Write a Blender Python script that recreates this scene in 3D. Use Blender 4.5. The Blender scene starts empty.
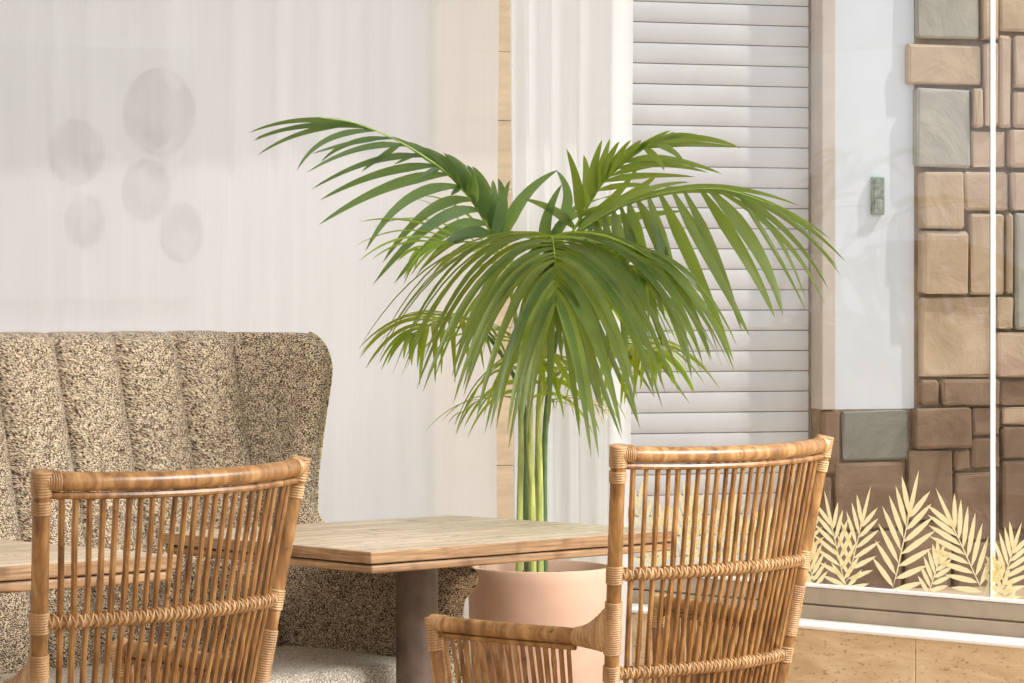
import bpy, bmesh, math, random
from mathutils import Vector, Matrix
random.seed(7)
R = math.radians
C = bpy.context.scene.collection
SC = bpy.context.scene

# ------------------------------------------------------------------ camera
F = 3080.0; HY = 300.0; CZ = 1.32          # focal length in px, horizon row, eye height
cam_d = bpy.data.cameras.new('camera'); cam = bpy.data.objects.new('camera', cam_d); C.objects.link(cam)
cam.location = (0, 0, CZ); cam.rotation_euler = (R(90), 0, 0)
cam_d.sensor_width = 36; cam_d.lens = 36*F/1024; cam_d.shift_y = -(341.5-HY)/1024
cam_d.clip_end = 200
SC.camera = cam

# ------------------------------------------------------------------ world, sun, added fill lights, exposure
w = bpy.data.worlds.new('world'); SC.world = w; w.use_nodes = True
bg = w.node_tree.nodes['Background']; bg.inputs[0].default_value = (0.90, 0.95, 1.0, 1); bg.inputs[1].default_value = 1.25
sd = bpy.data.lights.new('sun', 'SUN'); sd.energy = 3.0; sd.angle = R(1.0); sd.color = (1.0, 0.95, 0.87)
sun = bpy.data.objects.new('sun', sd); C.objects.link(sun)
sun.rotation_euler = Vector((0.55, -0.03, 0.80)).to_track_quat('Z', 'Y').to_euler()
def area(name, loc, target, size, energy, col, spread):
    d = bpy.data.lights.new(name, 'AREA'); d.shape = 'RECTANGLE'; d.size, d.size_y = size; d.energy = energy; d.color = col; d.spread = R(spread)
    o = bpy.data.objects.new(name, d); C.objects.link(o); o.location = loc
    o.rotation_euler = (Vector(loc)-Vector(target)).to_track_quat('Z', 'Y').to_euler(); return o
area('fill_light', (2.9, 5.6, 2.85), (-1.2, 7.3, 0.7), (2.0, 1.6), 150, (0.98, 0.98, 1.0), 105)  # added fill with no fixture, brightens the room from the right
area('fill_light', (-1.0, 5.0, 2.85), (-1.9, 9.6, 1.4), (2.4, 2.0), 48, (0.98, 0.98, 1.0), 105)  # second added fill, unseen, lifts the left curtain
vs = SC.view_settings; vs.view_transform = 'Standard'; vs.look = 'None'; vs.gamma = 1; vs.use_curve_mapping = False
vs.exposure = 0.0
SC.cycles.max_bounces = 10; SC.cycles.transparent_max_bounces = 24

# ------------------------------------------------------------------ materials
def lin(c):
    return tuple(((x/255)/12.92 if x/255 <= .04045 else ((x/255+.055)/1.055)**2.4) for x in c)+(1,)
class M:
    def __init__(s, name, rough=.5, spec=.5):
        s.m = bpy.data.materials.new(name); s.m.use_nodes = True; s.t = s.m.node_tree; s.n = s.t.nodes; s.l = s.t.links
        s.b = s.n['Principled BSDF']; s.b.inputs['Roughness'].default_value = rough
        s.b.inputs['Specular IOR Level'].default_value = spec
    def coord(s, kind='Object', scale=(1, 1, 1), rot=(0, 0, 0)):
        tc = s.n.new('ShaderNodeTexCoord'); mp = s.n.new('ShaderNodeMapping')
        mp.inputs['Scale'].default_value = scale; mp.inputs['Rotation'].default_value = rot
        s.l.new(tc.outputs[kind], mp.inputs['Vector']); return mp.outputs[0]
    def noise(s, vec, scale, detail=3, rough=.55, dist=0):
        n = s.n.new('ShaderNodeTexNoise'); n.inputs['Scale'].default_value = scale; n.inputs['Detail'].default_value = detail
        n.inputs['Roughness'].default_value = rough; n.inputs['Distortion'].default_value = dist
        s.l.new(vec, n.inputs['Vector']); return n.outputs[0]
    def ramp(s, fac, stops, interp='LINEAR'):
        r = s.n.new('ShaderNodeValToRGB'); r.color_ramp.interpolation = interp
        e = r.color_ramp.elements
        while len(e) < len(stops): e.new(.5)
        for k, (p, c) in enumerate(stops): e[k].position = p; e[k].color = lin(c)
        s.l.new(fac, r.inputs[0]); return r.outputs[0]
    def mix(s, fac, a, b, mode='MIX'):
        x = s.n.new('ShaderNodeMix'); x.data_type = 'RGBA'; x.blend_type = mode
        for sock, v in ((x.inputs[0], fac), (x.inputs[6], a), (x.inputs[7], b)):
            if hasattr(v, 'is_output'): s.l.new(v, sock)
            else: sock.default_value = v
        return x.outputs[2]
    def math(s, op, a, b=0.0):
        x = s.n.new('ShaderNodeMath'); x.operation = op
        for sock, v in ((x.inputs[0], a), (x.inputs[1], b)):
            if hasattr(v, 'is_output'): s.l.new(v, sock)
            else: sock.default_value = v
        return x.outputs[0]
    def base(s, c):
        if hasattr(c, 'is_output'): s.l.new(c, s.b.inputs['Base Color'])
        else: s.b.inputs['Base Color'].default_value = c
    def bump(s, h, strength=.3, dist=.002):
        b = s.n.new('ShaderNodeBump'); b.inputs['Strength'].default_value = strength; b.inputs['Distance'].default_value = dist
        s.l.new(h, b.inputs['Height']); s.l.new(b.outputs[0], s.b.inputs['Normal'])

def rattan(name, c0, c1, c2, rough=.34, nodes=True):
    m = M(name, rough, .5)
    v = m.coord('Object', (14, 14, 3))
    n = m.noise(v, 3.0, 4, .6, .4)
    col = m.ramp(n, [(.28, c0), (.5, c1), (.74, c2)])
    if nodes:
        sp = m.noise(m.coord('Object', (1, 1, 1)), 26, 2)
        dark = m.ramp(sp, [(.0, (255, 255, 255)), (.66, (255, 255, 255)), (.74, (110, 78, 52))])
        col = m.mix(.75, col, dark, 'MULTIPLY')
    m.base(col)
    m.bump(m.noise(m.coord('Object', (60, 60, 8)), 6, 3), .15, .001)
    return m.m
MAT_POLE = rattan('rattan_pole', (98, 66, 34), (150, 108, 60), (194, 152, 98))
MAT_STICK = rattan('rattan_stick', (88, 58, 28), (140, 98, 52), (184, 142, 88))
MAT_WRAP = rattan('rattan_binding', (136, 102, 64), (174, 136, 90), (204, 168, 120), .42, False)
MAT_WOVEN = rattan('woven_rattan', (136, 102, 64), (174, 136, 90), (204, 168, 120), .5, False)

def tweed(name, dark, mid, light, scale=1.0, bias=0.0):
    m = M(name, .95, .1)
    uv = m.coord('UV', (125*scale, 330*scale, 1), (0, 0, R(9)))
    a = m.noise(uv, 1.0, 1.0, .5, .3)
    uv2 = m.coord('UV', (34*scale, 60*scale, 1), (0, 0, R(-30)))
    b = m.noise(uv2, 1.0, 2, .5, 1.2)
    s = m.math('ADD', a, m.math('MULTIPLY', m.math('SUBTRACT', b, .5), .35))
    col = m.ramp(s, [(.43-bias, dark), (.50-bias, mid), (.56-bias, light)])
    m.base(col); m.bump(a, .9, .004)
    m.b.inputs['Sheen Weight'].default_value = .15
    return m.m
MAT_TWEED = tweed('tweed_fabric', (46, 34, 24), (132, 110, 84), (222, 204, 174), 1.6, -.010)
MAT_SEAT = tweed('seat_tweed', (140, 128, 110), (204, 192, 168), (238, 230, 212), 1.5)
MAT_PIPE = tweed('piping_tweed', (84, 68, 44), (150, 132, 96), (196, 180, 140), .8)

def wood_edge():
    m = M('table_edge_wood', .5, .4)
    n = m.noise(m.coord('Object', (2.0, 2.0, 70)), 2.2, 5, .65, .8)
    c = m.ramp(n, [(.25, (104, 76, 48)), (.5, (152, 118, 82)), (.75, (188, 156, 116))])
    k = m.noise(m.coord('Object', (9, 9, 9)), 1.4, 2)
    c = m.mix(.6, c, m.ramp(k, [(.3, (170, 140, 110)), (.5, (255, 255, 255))]), 'MULTIPLY')
    m.base(c); m.bump(n, .25, .002); return m.m
MAT_EDGE = wood_edge()
def wood_top():
    m = M('table_top_wood', .5, .45)
    v = m.coord('Object', (1, 1, 1))
    br = m.n.new('ShaderNodeTexBrick'); br.offset = .37
    br.inputs['Scale'].default_value = 1; br.inputs['Brick Width'].default_value = .34; br.inputs['Row Height'].default_value = .068
    br.inputs['Mortar Size'].default_value = .0016; br.inputs['Mortar Smooth'].default_value = .2
    br.inputs['Color1'].default_value = (.15, .15, .15, 1); br.inputs['Color2'].default_value = (.85, .85, .85, 1); br.inputs['Mortar'].default_value = (.5, .5, .5, 1)
    m.l.new(v, br.inputs['Vector'])
    n = m.noise(m.coord('Object', (2.5, 26, 2.5)), 3, 5, .62, .6)
    s = m.math('ADD', m.math('MULTIPLY', n, .8), m.math('MULTIPLY', br.outputs['Color'], .2))
    c = m.ramp(s, [(.28, (160, 142, 118)), (.5, (198, 182, 158)), (.72, (224, 212, 190))])
    kn = m.noise(m.coord('Object', (7, 22, 7)), 2.1, 2)
    c = m.mix(.85, c, m.ramp(kn, [(.30, (84, 66, 50)), (.36, (255, 255, 255))]), 'MULTIPLY')
    c = m.mix(br.outputs['Fac'], c, lin((92, 74, 56)))
    m.base(c); m.bump(n, .2, .002); return m.m
MAT_TOP = wood_top()
def simple(name, col, rough=.6, var=.12, scale=8, spec=.4, bump=.1, metal=0, stretch=(1, 1, 1)):
    m = M(name, rough, spec); n = m.noise(m.coord('Object', stretch), scale, 4, .6)
    lo = tuple(max(0, x*(1-var)) for x in col); hi = tuple(min(255, x*(1+var)) for x in col)
    m.base(m.ramp(n, [(.3, lo), (.7, hi)])); m.bump(n, bump, .002); m.b.inputs['Metallic'].default_value = metal
    return m.m
MAT_COLUMN = simple('column_steel', (98, 84, 72), .42, .22, 9, .5, .2, .35)
MAT_POT = simple('pot_clay', (208, 172, 150), .75, .05, 6, .25, .12)
MAT_SOIL = simple('soil', (74, 54, 38), .95, .4, 60, .1, 1)
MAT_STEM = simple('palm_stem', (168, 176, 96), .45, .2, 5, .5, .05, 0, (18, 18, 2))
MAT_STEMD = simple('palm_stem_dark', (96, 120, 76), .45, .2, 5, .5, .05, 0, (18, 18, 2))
MAT_MIDRIB = simple('palm_midrib', (128, 152, 62), .45, .15, 20)
MAT_BROWN = simple('dry_leaf', (170, 150, 84), .7, .35, 30)
MAT_FRAME = simple('window_frame_taupe', (176, 160, 140), .45, .05, 10, .4, .02)
MAT_FLOOR = simple('floor_stone', (196, 168, 138), .55, .1, 4, .4, .1)
MAT_CEIL = simple('ceiling_paint', (236, 232, 224), .9, .02, 4, .2, .02)
MAT_WHITE = simple('exterior_white_plaster', (214, 217, 224), .95, .02, 3, .1, .1)
MAT_JAMB = simple('shutter_jamb_beige', (196, 184, 174), .8, .04, 4, .2, .05)
MAT_SHUT = simple('shutter_white', (204, 202, 204), .6, .03, 3, .3, .02)
MAT_SLOT = simple('shutter_slot', (150, 140, 134), .8, .1, 6, .1, .02)
MAT_PLATE = simple('plate_green_grey', (132, 138, 126), .6, .25, 40, .3, .05)
MAT_PAVE = simple('paving', (190, 178, 162), .8, .08, 5, .2, .1)
MAT_POSTER = simple('poster_paper', (198, 204, 212), .8, .03, 3)
MAT_POSTERD = simple('poster_print', (194, 197, 204), .8, .1, 6)
MAT_DARK = simple('dark_gap_shade_and_foot', (40, 38, 36), .9)  # painted shade of the table gap, also the sofa feet
MAT_BEAD_SUNW = simple('sealant_and_sunlit_white', (250, 250, 250), .5, .03, 10)  # sealant at joint and frame, also the ledge's painted sunlight
MAT_GLASSEDGE = simple('glass_edge_green', (70, 110, 104), .15, .1, 30, .8)

def film():
    m = M('leaf_film_cream', .6, .2); c = lin((240, 226, 176)); m.base(c)
    t = m.n.new('ShaderNodeBsdfTranslucent'); t.inputs[0].default_value = lin((250, 240, 200))
    x = m.n.new('ShaderNodeMixShader'); x.inputs[0].default_value = .6
    m.l.new(m.b.outputs[0], x.inputs[1]); m.l.new(t.outputs[0], x.inputs[2]); m.l.new(x.outputs[0], m.n['Material Output'].inputs[0]); return m.m
MAT_DECAL = film()
def marble():
    m = M('travertine', .45, .4)
    n = m.noise(m.coord('Object', (1.6, 1.6, 7)), 3, 6, .66, .9)
    c = m.ramp(n, [(.25, (196, 168, 130)), (.5, (220, 196, 158)), (.75, (236, 216, 184))])
    p = m.noise(m.coord('Object', (1, 1, 2)), 55, 2)
    c = m.mix(.5, c, m.ramp(p, [(.3, (150, 112, 78)), (.4, (255, 255, 255))]), 'MULTIPLY')
    m.base(c); m.bump(n, .1, .002); return m.m
MAT_MARBLE = marble()
MAT_PILLAR = simple('pillar_beige', (206, 182, 152), .8, .07, 5, .2, .15, 0, (1, 1, 5))
def stone(name, cols):
    m = M(name, .85, .2)
    oi = m.n.new('ShaderNodeTexCoord')
    n = m.noise(m.coord('Object', (1, 1, 1)), 2.6, 5, .62, .8)
    c = m.ramp(n, [(.25, cols[0]), (.5, cols[1]), (.75, cols[2])])
    m.base(c); m.bump(n, .7, .03); return m.m
ST = {'t': stone('stone_tan', [(160, 136, 114), (186, 162, 138), (204, 182, 158)]),
      'g': stone('stone_grey', [(140, 134, 126), (166, 160, 150), (184, 176, 164)]),
      'p': stone('stone_pink', [(164, 138, 120), (188, 164, 144), (204, 180, 160)]),
      'd': stone('stone_brown_shade', [(104, 82, 66), (134, 110, 92), (156, 132, 112)]),  # shade on the lower wall put into the stone colour
      's': stone('stone_slate', [(110, 108, 102), (134, 132, 124), (152, 148, 138)])}
MAT_MORTAR = simple('mortar', (146, 124, 102), .95, .15, 10)

def leafmat(name, c0, c1, trans):
    m = M(name, .36, .55)
    n = m.noise(m.coord('Object', (1, 1, 1)), 9, 3)
    c = m.ramp(n, [(.3, c0), (.7, c1)])
    # ribbed blades: fine lengthwise ridges follow the blade's own UV
    uv = m.coord('UV', (1, 1, 1)); sx = m.n.new('ShaderNodeSeparateXYZ'); m.l.new(uv, sx.inputs[0])
    tip = m.ramp(sx.outputs[1], [(0, (255, 255, 255)), (.93, (255, 255, 255)), (1.0, (150, 104, 60))])
    c = m.mix(1.0, c, tip, 'MULTIPLY')
    at = m.n.new('ShaderNodeAttribute'); at.attribute_name = 'leaf_tone'
    c = m.mix(1.0, c, m.ramp(at.outputs['Fac'], [(0, (140, 150, 140)), (.5, (215, 220, 205)), (1.0, (255, 255, 235))]), 'MULTIPLY')
    m.base(c)
    rib = m.math('SINE', m.math('MULTIPLY', sx.outputs[0], 44.0)); m.bump(rib, .45, .001)
    tr = m.n.new('ShaderNodeBsdfTranslucent'); tr.inputs[0].default_value = lin(trans)
    ms = m.n.new('ShaderNodeMixShader'); ms.inputs[0].default_value = .46
    m.l.new(m.b.outputs[0], ms.inputs[1]); m.l.new(tr.outputs[0], ms.inputs[2])
    m.l.new(ms.outputs[0], m.n['Material Output'].inputs[0]); return m.m
MAT_LEAF = leafmat('palm_leaf', (50, 72, 44), (94, 114, 68), (184, 208, 70))
MAT_LEAF2 = leafmat('palm_leaf_young', (96, 132, 52), (140, 170, 74), (206, 226, 60))
MAT_LEAF3 = leafmat('palm_leaf_bluish', (60, 86, 66), (92, 120, 96), (160, 190, 80))

def curtain(name, col, transp):
    m = M(name); n, l = m.n, m.l
    wv = m.noise(m.coord('Object', (60, 60, 1.5)), 2, 3)
    c = m.ramp(wv, [(.3, tuple(x*.985 for x in col)), (.7, col)])
    d = n.new('ShaderNodeBsdfDiffuse'); t = n.new('ShaderNodeBsdfTranslucent'); tp = n.new('ShaderNodeBsdfTransparent')
    l.new(c, d.inputs[0]); l.new(c, t.inputs[0])
    a = n.new('ShaderNodeMixShader'); a.inputs[0].default_value = .5; l.new(d.outputs[0], a.inputs[1]); l.new(t.outputs[0], a.inputs[2])
    b = n.new('ShaderNodeMixShader'); b.inputs[0].default_value = transp; l.new(a.outputs[0], b.inputs[1]); l.new(tp.outputs[0], b.inputs[2])
    l.new(b.outputs[0], n['Material Output'].inputs[0]); return m.m
MAT_CURT = curtain('sheer_cloth', (249, 249, 250), .22)
MAT_CURT2 = curtain('sheer_cloth_bright', (250, 251, 253), .08)
def glass():
    m = M('window_glass'); n, l = m.n, m.l
    tp = n.new('ShaderNodeBsdfTransparent'); tp.inputs[0].default_value = (.97, .985, .98, 1)
    g = n.new('ShaderNodeBsdfGlossy'); g.inputs['Roughness'].default_value = .0
    f = n.new('ShaderNodeLayerWeight')
    k = m.math('ADD', m.math('MULTIPLY', m.math('POWER', f.outputs[1], 5.0), .9), .04)
    x = n.new('ShaderNodeMixShader'); l.new(k, x.inputs[0]); l.new(tp.outputs[0], x.inputs[1]); l.new(g.outputs[0], x.inputs[2])
    l.new(x.outputs[0], n['Material Output'].inputs[0]); return m.m
MAT_GLASS = glass()

# ------------------------------------------------------------------ helpers
def obj(name, bm, mats, parent=None, smooth=True, kind=None, **kw):
    if not isinstance(mats, (list, tuple)): mats = [mats]
    bmesh.ops.recalc_face_normals(bm, faces=bm.faces[:])
    me = bpy.data.meshes.new(name); bm.to_mesh(me); bm.free()
    for m in mats: me.materials.append(m)
    for p in me.polygons: p.use_smooth = smooth
    o = bpy.data.objects.new(name, me); C.objects.link(o)
    if parent: o.parent = parent
    if kind: o['kind'] = kind
    for k, v in kw.items(): o[k] = v
    if smooth:
        try: me.set_sharp_from_angle(angle=R(42))
        except Exception: pass
    return o
def thing(name, label, cat, loc=(0, 0, 0), rz=0, group=None):
    o = bpy.data.objects.new(name, None); C.objects.link(o); o.location = loc; o.rotation_euler = (0, 0, rz)
    o.empty_display_size = .1; o['label'] = label; o['category'] = cat
    if group: o['group'] = group
    return o
def frames(pts):
    pts = [Vector(p) for p in pts]; out = []; prev = None
    for i, p in enumerate(pts):
        t = (pts[min(i+1, len(pts)-1)]-pts[max(i-1, 0)]).normalized()
        if prev is None:
            a = Vector((0, 0, 1)) if abs(t.z) < .9 else Vector((1, 0, 0))
            n = (a - t*a.dot(t)).normalized()
        else: n = (prev - t*prev.dot(t)).normalized()
        prev = n; out.append((p, t, n, t.cross(n)))
    return out
def tube(bm, pts, r, segs=10, cap=True, mi=0):
    fr = frames(pts); rings = []
    for i, (p, t, n, b) in enumerate(fr):
        rr = r[i] if isinstance(r, (list, tuple)) else r
        rx, ry = rr if isinstance(rr, tuple) else (rr, rr)
        rings.append([bm.verts.new(p + n*math.cos(a)*rx + b*math.sin(a)*ry) for a in [2*math.pi*k/segs for k in range(segs)]])
    for a, b_ in zip(rings, rings[1:]):
        for k in range(segs):
            f = bm.faces.new((a[k], a[(k+1) % segs], b_[(k+1) % segs], b_[k])); f.material_index = mi
    if cap:
        for q in (rings[0][::-1], rings[-1]):
            f = bm.faces.new(q); f.material_index = mi
def box(bm, x0, x1, y0, y1, z0, z1, bev=0, mi=0, segs=1):
    v = [bm.verts.new((x, y, z)) for z in (z0, z1) for y in (y0, y1) for x in (x0, x1)]
    fs = [bm.faces.new([v[i] for i in q]) for q in ((0, 2, 3, 1), (4, 5, 7, 6), (0, 1, 5, 4), (2, 6, 7, 3), (0, 4, 6, 2), (1, 3, 7, 5))]
    for f in fs: f.material_index = mi
    if bev:
        es = list({e for f in fs for e in f.edges})
        r = bmesh.ops.bevel(bm, geom=es, offset=bev, segments=segs, affect='EDGES', profile=.5)
        for f in r['faces']: f.material_index = mi
RID = (0, .75, 1, .75)
def lerp(a, b, t): return a+(b-a)*t
def catmull(P, n):
    P = [Vector(p) for p in P]; Q = [P[0]*2-P[1]]+P+[P[-1]*2-P[-2]]; out = []
    m = len(P)-1
    for i in range(n+1):
        s = i/n*m; k = min(int(s), m-1); t = s-k
        a, b, c, d = Q[k:k+4]
        out.append(.5*((2*b)+(c-a)*t+(2*a-5*b+4*c-d)*t*t+(3*b-3*c+d-a)*t**3))
    return out
def prof(table, z):
    if z <= table[0][0]: return table[0][1]
    for (a, va), (b, vb) in zip(table, table[1:]):
        if z <= b:
            t = (z-a)/(b-a); t = t*t*(3-2*t) if False else t
            return lerp(va, vb, t)
    return table[-1][1]
def grid(bm, rows, uvs=None, closed=False, mi=0):
    uvl = bm.loops.layers.uv.verify()
    V = [[bm.verts.new(p) for p in row] for row in rows]
    for i in range(len(V)-1):
        n = len(V[i])
        for j in range(n if closed else n-1):
            j2 = (j+1) % n
            idx = ((i, j), (i, j2), (i+1, j2), (i+1, j))
            f = bm.faces.new([V[a][b] for a, b in idx]); f.material_index = mi
            if uvs:
                for lp, (a, b) in zip(f.loops, idx): lp[uvl].uv = uvs[a][b] if not (closed and b == 0 and j2 == 0) else (uvs[a][n-1][0]+.01, uvs[a][b][1])
    return V
def P3(px, py, D): return Vector(((px-512)/F*D, D, CZ-(py-HY)/F*D))      # a point of the place seen at (px, py) and D metres away

# ------------------------------------------------------------------ the setting
ang = R(42.5); U = Vector((math.cos(ang), math.sin(ang), 0)); V = Vector((-math.sin(ang), math.cos(ang), 0))
W0 = Vector((.09, 9.10, 0)); WD = Vector((.727, -.686, 0)).normalized(); WN = Vector((.686, .727, 0)).normalized()  # window line and outward normal
w_rz = math.atan2(WD.y, WD.x)
def wplane(px, py, off=0.0):
    d = Vector(((px-512)/F, 1, 0)); O = W0+WN*off
    D = O.dot(WN)/d.dot(WN); p = P3(px, py, D); return (p-O).dot(WD), p.z
def winobj(name, bm, mats, kind='structure', **k):
    o = obj(name, bm, mats, **k); o.location = W0; o.rotation_euler = (0, 0, w_rz)
    if kind: o['kind'] = kind
    return o
# local axes of things on the window line: x along WD (to the right), y outward, z up
bm = bmesh.new(); box(bm, -6, 9, 0.02, 10.6, -.06, 0); 
fl = bmesh.new(); 
vsx = [(-9, -4, 0), (9, -4, 0)]
box(fl, -9, 9, -4, 20, -.08, -.0)
obj('floor', fl, MAT_FLOOR, smooth=False, kind='structure'); bm.free()
SILL = .44
bm = bmesh.new()
a0 = -4.2; edges = [a0, -2.6, -1.75, -.95, -.12, .72, wplane(915, 660, -.14)[0], 2.05, 3.4]
for x0, x1 in zip(edges, edges[1:]): box(bm, x0+.001, x1-.001, -.14, .20, 0, SILL, .002)
winobj('wall_window', bm, MAT_MARBLE, smooth=False)
bm = bmesh.new()
z0 = SILL; 
box(bm, a0, 3.4, -.02, .075, z0, z0+.048, .003)
box(bm, a0, 3.4, -.012, .07, z0+.050, z0+.098, .004)
box(bm, a0, 3.4, -.026, .08, z0-.0005, z0+.010, .001)
winobj('window_frame', bm, MAT_FRAME, smooth=False)
bm = bmesh.new(); box(bm, a0, 3.4, -.150, -.0265, z0+.0005, z0+.012, .003)  # white strip: sunlight on the ledge put into the colour
winobj('trim_sunlit_ledge', bm, MAT_BEAD_SUNW, smooth=False)
TOPZ = 2.72
gx = wplane(993.5, 400, .02)[0]
bm = bmesh.new(); box(bm, a0, gx-.004, .012, .020, z0+.098, TOPZ)
winobj('window_1', bm, MAT_GLASS, smooth=False)
bm = bmesh.new(); box(bm, gx+.004, 3.4, .012, .020, z0+.098, TOPZ)
winobj('window_2', bm, MAT_GLASS, smooth=False)
bm = bmesh.new(); box(bm, gx-.0035, gx-.001, .008, .024, z0+.098, TOPZ, mi=0); box(bm, gx-.001, gx+.0022, .007, .025, z0+.098, TOPZ, mi=1)
winobj('trim_1', bm, [MAT_GLASSEDGE, MAT_BEAD_SUNW], smooth=False)
bm = bmesh.new(); box(bm, a0, 3.4, -.016, .012, z0+.098, z0+.106, .001)
winobj('trim_2', bm, MAT_BEAD_SUNW, smooth=False)
bm = bmesh.new(); box(bm, a0, 3.4, -.05, .12, TOPZ, 2.95)
winobj('wall_lintel', bm, MAT_CEIL, smooth=False)
bm = bmesh.new(); box(bm, -7.5, 5.5, -9.5, .30, 2.95, 3.10)
winobj('ceiling', bm, MAT_CEIL, smooth=False)
# exterior facade
FP = P3(820, HY, 14.0); FP.z = 0; FD = Vector((.95, .312, 0)).normalized(); f_rz = math.atan2(FD.y, FD.x); FN = Vector((-FD.y, FD.x, 0))
def fplane(px, py=300):
    d = Vector(((px-512)/F, 1, 0)); D = FP.dot(FN)/d.dot(FN); p = P3(px, py, D); return (p-FP).dot(FD), p.z
def facobj(name, bm, mats, kind='structure', **k):
    o = obj(name, bm, mats, **k); o.location = FP; o.rotation_euler = (0, 0, f_rz)
    if kind: o['kind'] = kind
    return o
bm = bmesh.new()
zb = fplane(870, 409)[1]
box(bm, fplane(833)[0], fplane(914)[0], .0, .3, zb, 5.5)
box(bm, -9, fplane(560)[0], .0, .3, 0, 5.5)
facobj('wall_facade', bm, MAT_WHITE, smooth=False)
bm = bmesh.new(); box(bm, fplane(819.5)[0], fplane(833)[0], -.03, .3, zb, 5.5, .004)
facobj('trim_3', bm, MAT_JAMB, smooth=False)
p0 = fplane(428)[0]; p1 = fplane(516)[0]
pb = bmesh.new(); z = 0
while z < 5.2:
    box(pb, p0, p1, -.12, -.001, z+.001, z+.299, .002); z += .30
facobj('wall_pillar', pb, MAT_PILLAR, smooth=False)
bm = bmesh.new(); x0 = fplane(560)[0]; x1 = fplane(816.5)[0]; sp = 20.35*14.0/F; zref = fplane(815, 412)[1]
z = zref - sp*20
while z < 5.4:
    # one curled slat: rounded face, groove below
    rows = []
    for k in range(9):
        t = k/8; y = .095 - .0045*math.sin(math.pi*min(1, t*1.02))**.6
        rows.append([(x0, y, z+.003+(sp-.005)*t), (x1, y, z+.003+(sp-.005)*t)])
    grid(bm, rows)
    z += sp
box(bm, x0, fplane(820)[0], .098, .14, 0, 5.5, mi=1)
facobj('door_1', bm, [MAT_SHUT, MAT_SLOT])
stones = [(914,-60,976,41,'g'),(904,43,978,87,'t'),(977,-60,994,42,'t'),(979,43,994,128,'p'),(912,88,967,169,'g'),(968,88,978,129,'t'),(968,130,1003,169,'p'),
 (917,171,959,230,'t'),(960,171,1005,212,'p'),(917,231,964,295,'t'),(965,213,1000,295,'t'),(917,296,990,377,'t'),(995,-60,1040,34,'t'),(995,35,1009,129,'p'),
 (1010,35,1050,90,'p'),(1010,91,1050,129,'p'),(1004,130,1050,169,'p'),(1006,171,1050,212,'p'),(1001,213,1008,295,'t'),(1009,213,1050,330,'g'),(991,296,1008,330,'t'),(991,331,1050,377,'p'),
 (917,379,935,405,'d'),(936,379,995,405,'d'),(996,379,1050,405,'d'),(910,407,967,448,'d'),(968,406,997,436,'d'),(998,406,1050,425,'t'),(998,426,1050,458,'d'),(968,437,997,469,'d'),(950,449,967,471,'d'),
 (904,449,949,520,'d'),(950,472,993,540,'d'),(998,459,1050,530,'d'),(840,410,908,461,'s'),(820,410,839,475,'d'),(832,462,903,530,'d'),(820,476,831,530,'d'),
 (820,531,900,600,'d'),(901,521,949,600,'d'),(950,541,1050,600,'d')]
bm = bmesh.new(); keys = ['t', 'g', 'p', 'd', 's']
for (a, b_, c, d, k) in stones:
    xa, zt = fplane(a, b_); xb, zbm = fplane(c, d)
    pr = random.uniform(.035, .07) if a >= 900 else random.uniform(.02, .035)
    n0 = len(bm.verts); box(bm, xa+.004, xb-.004, -pr, .05, zbm+.004, zt-.004, .014, mi=keys.index(k), segs=2)
    bm.verts.ensure_lookup_table()
    for v_ in list(bm.verts)[n0:]:
        v_.co += Vector((random.uniform(-.004, .004), random.uniform(-.004, .004), random.uniform(-.004, .004)))
xr = fplane(1050)[0]; z = 0
rowh = [.32, .26, .3, .38, .28, .33, .3, .27, .36, .3, .3, .34, .3, .3, .3, .3, .3]
for h in rowh:
    x = xr
    while x < xr+2.6:
        wd = random.uniform(.25, .5)
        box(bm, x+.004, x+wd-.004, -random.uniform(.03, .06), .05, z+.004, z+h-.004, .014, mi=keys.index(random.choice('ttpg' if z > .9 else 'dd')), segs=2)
        x += wd
    z += h
xl = fplane(914)[0]
z = fplane(900, -60)[1]
while z < 5.2:
    x = xl
    while x < xr:
        wd = random.uniform(.2, .36); box(bm, x+.004, min(x+wd, xr)-.004, -.05, .05, z+.004, z+.30, .014, mi=keys.index(random.choice('ttpg')), segs=2); x += wd
        if xr-x < .06: break
    z += .31
box(bm, fplane(820)[0], fplane(914)[0], .0, .3, 0, zb, mi=5)
box(bm, fplane(914)[0]+.001, xr+3.2, .0, .3, 0, 5.5, mi=5)
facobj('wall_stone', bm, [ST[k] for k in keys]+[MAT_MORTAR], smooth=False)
bm = bmesh.new(); xa, za = fplane(870.5, 177); xb, zb2 = fplane(882.5, 215); box(bm, xa, xb, -.025, 0, zb2, za, .003)
zm = lerp(zb2, za, .45); box(bm, xa+.008, xb-.008, -.029, -.024, zm, za-.01, .001, mi=0); box(bm, xa+.008, xb-.008, -.029, -.024, zb2+.01, zm-.008, .001, mi=0)
o = facobj('wall_plate', bm, MAT_PLATE, kind=None, smooth=False); o['label'] = 'small grey-green rectangular plate on the white wall outside the window'; o['category'] = 'plate'
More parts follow.
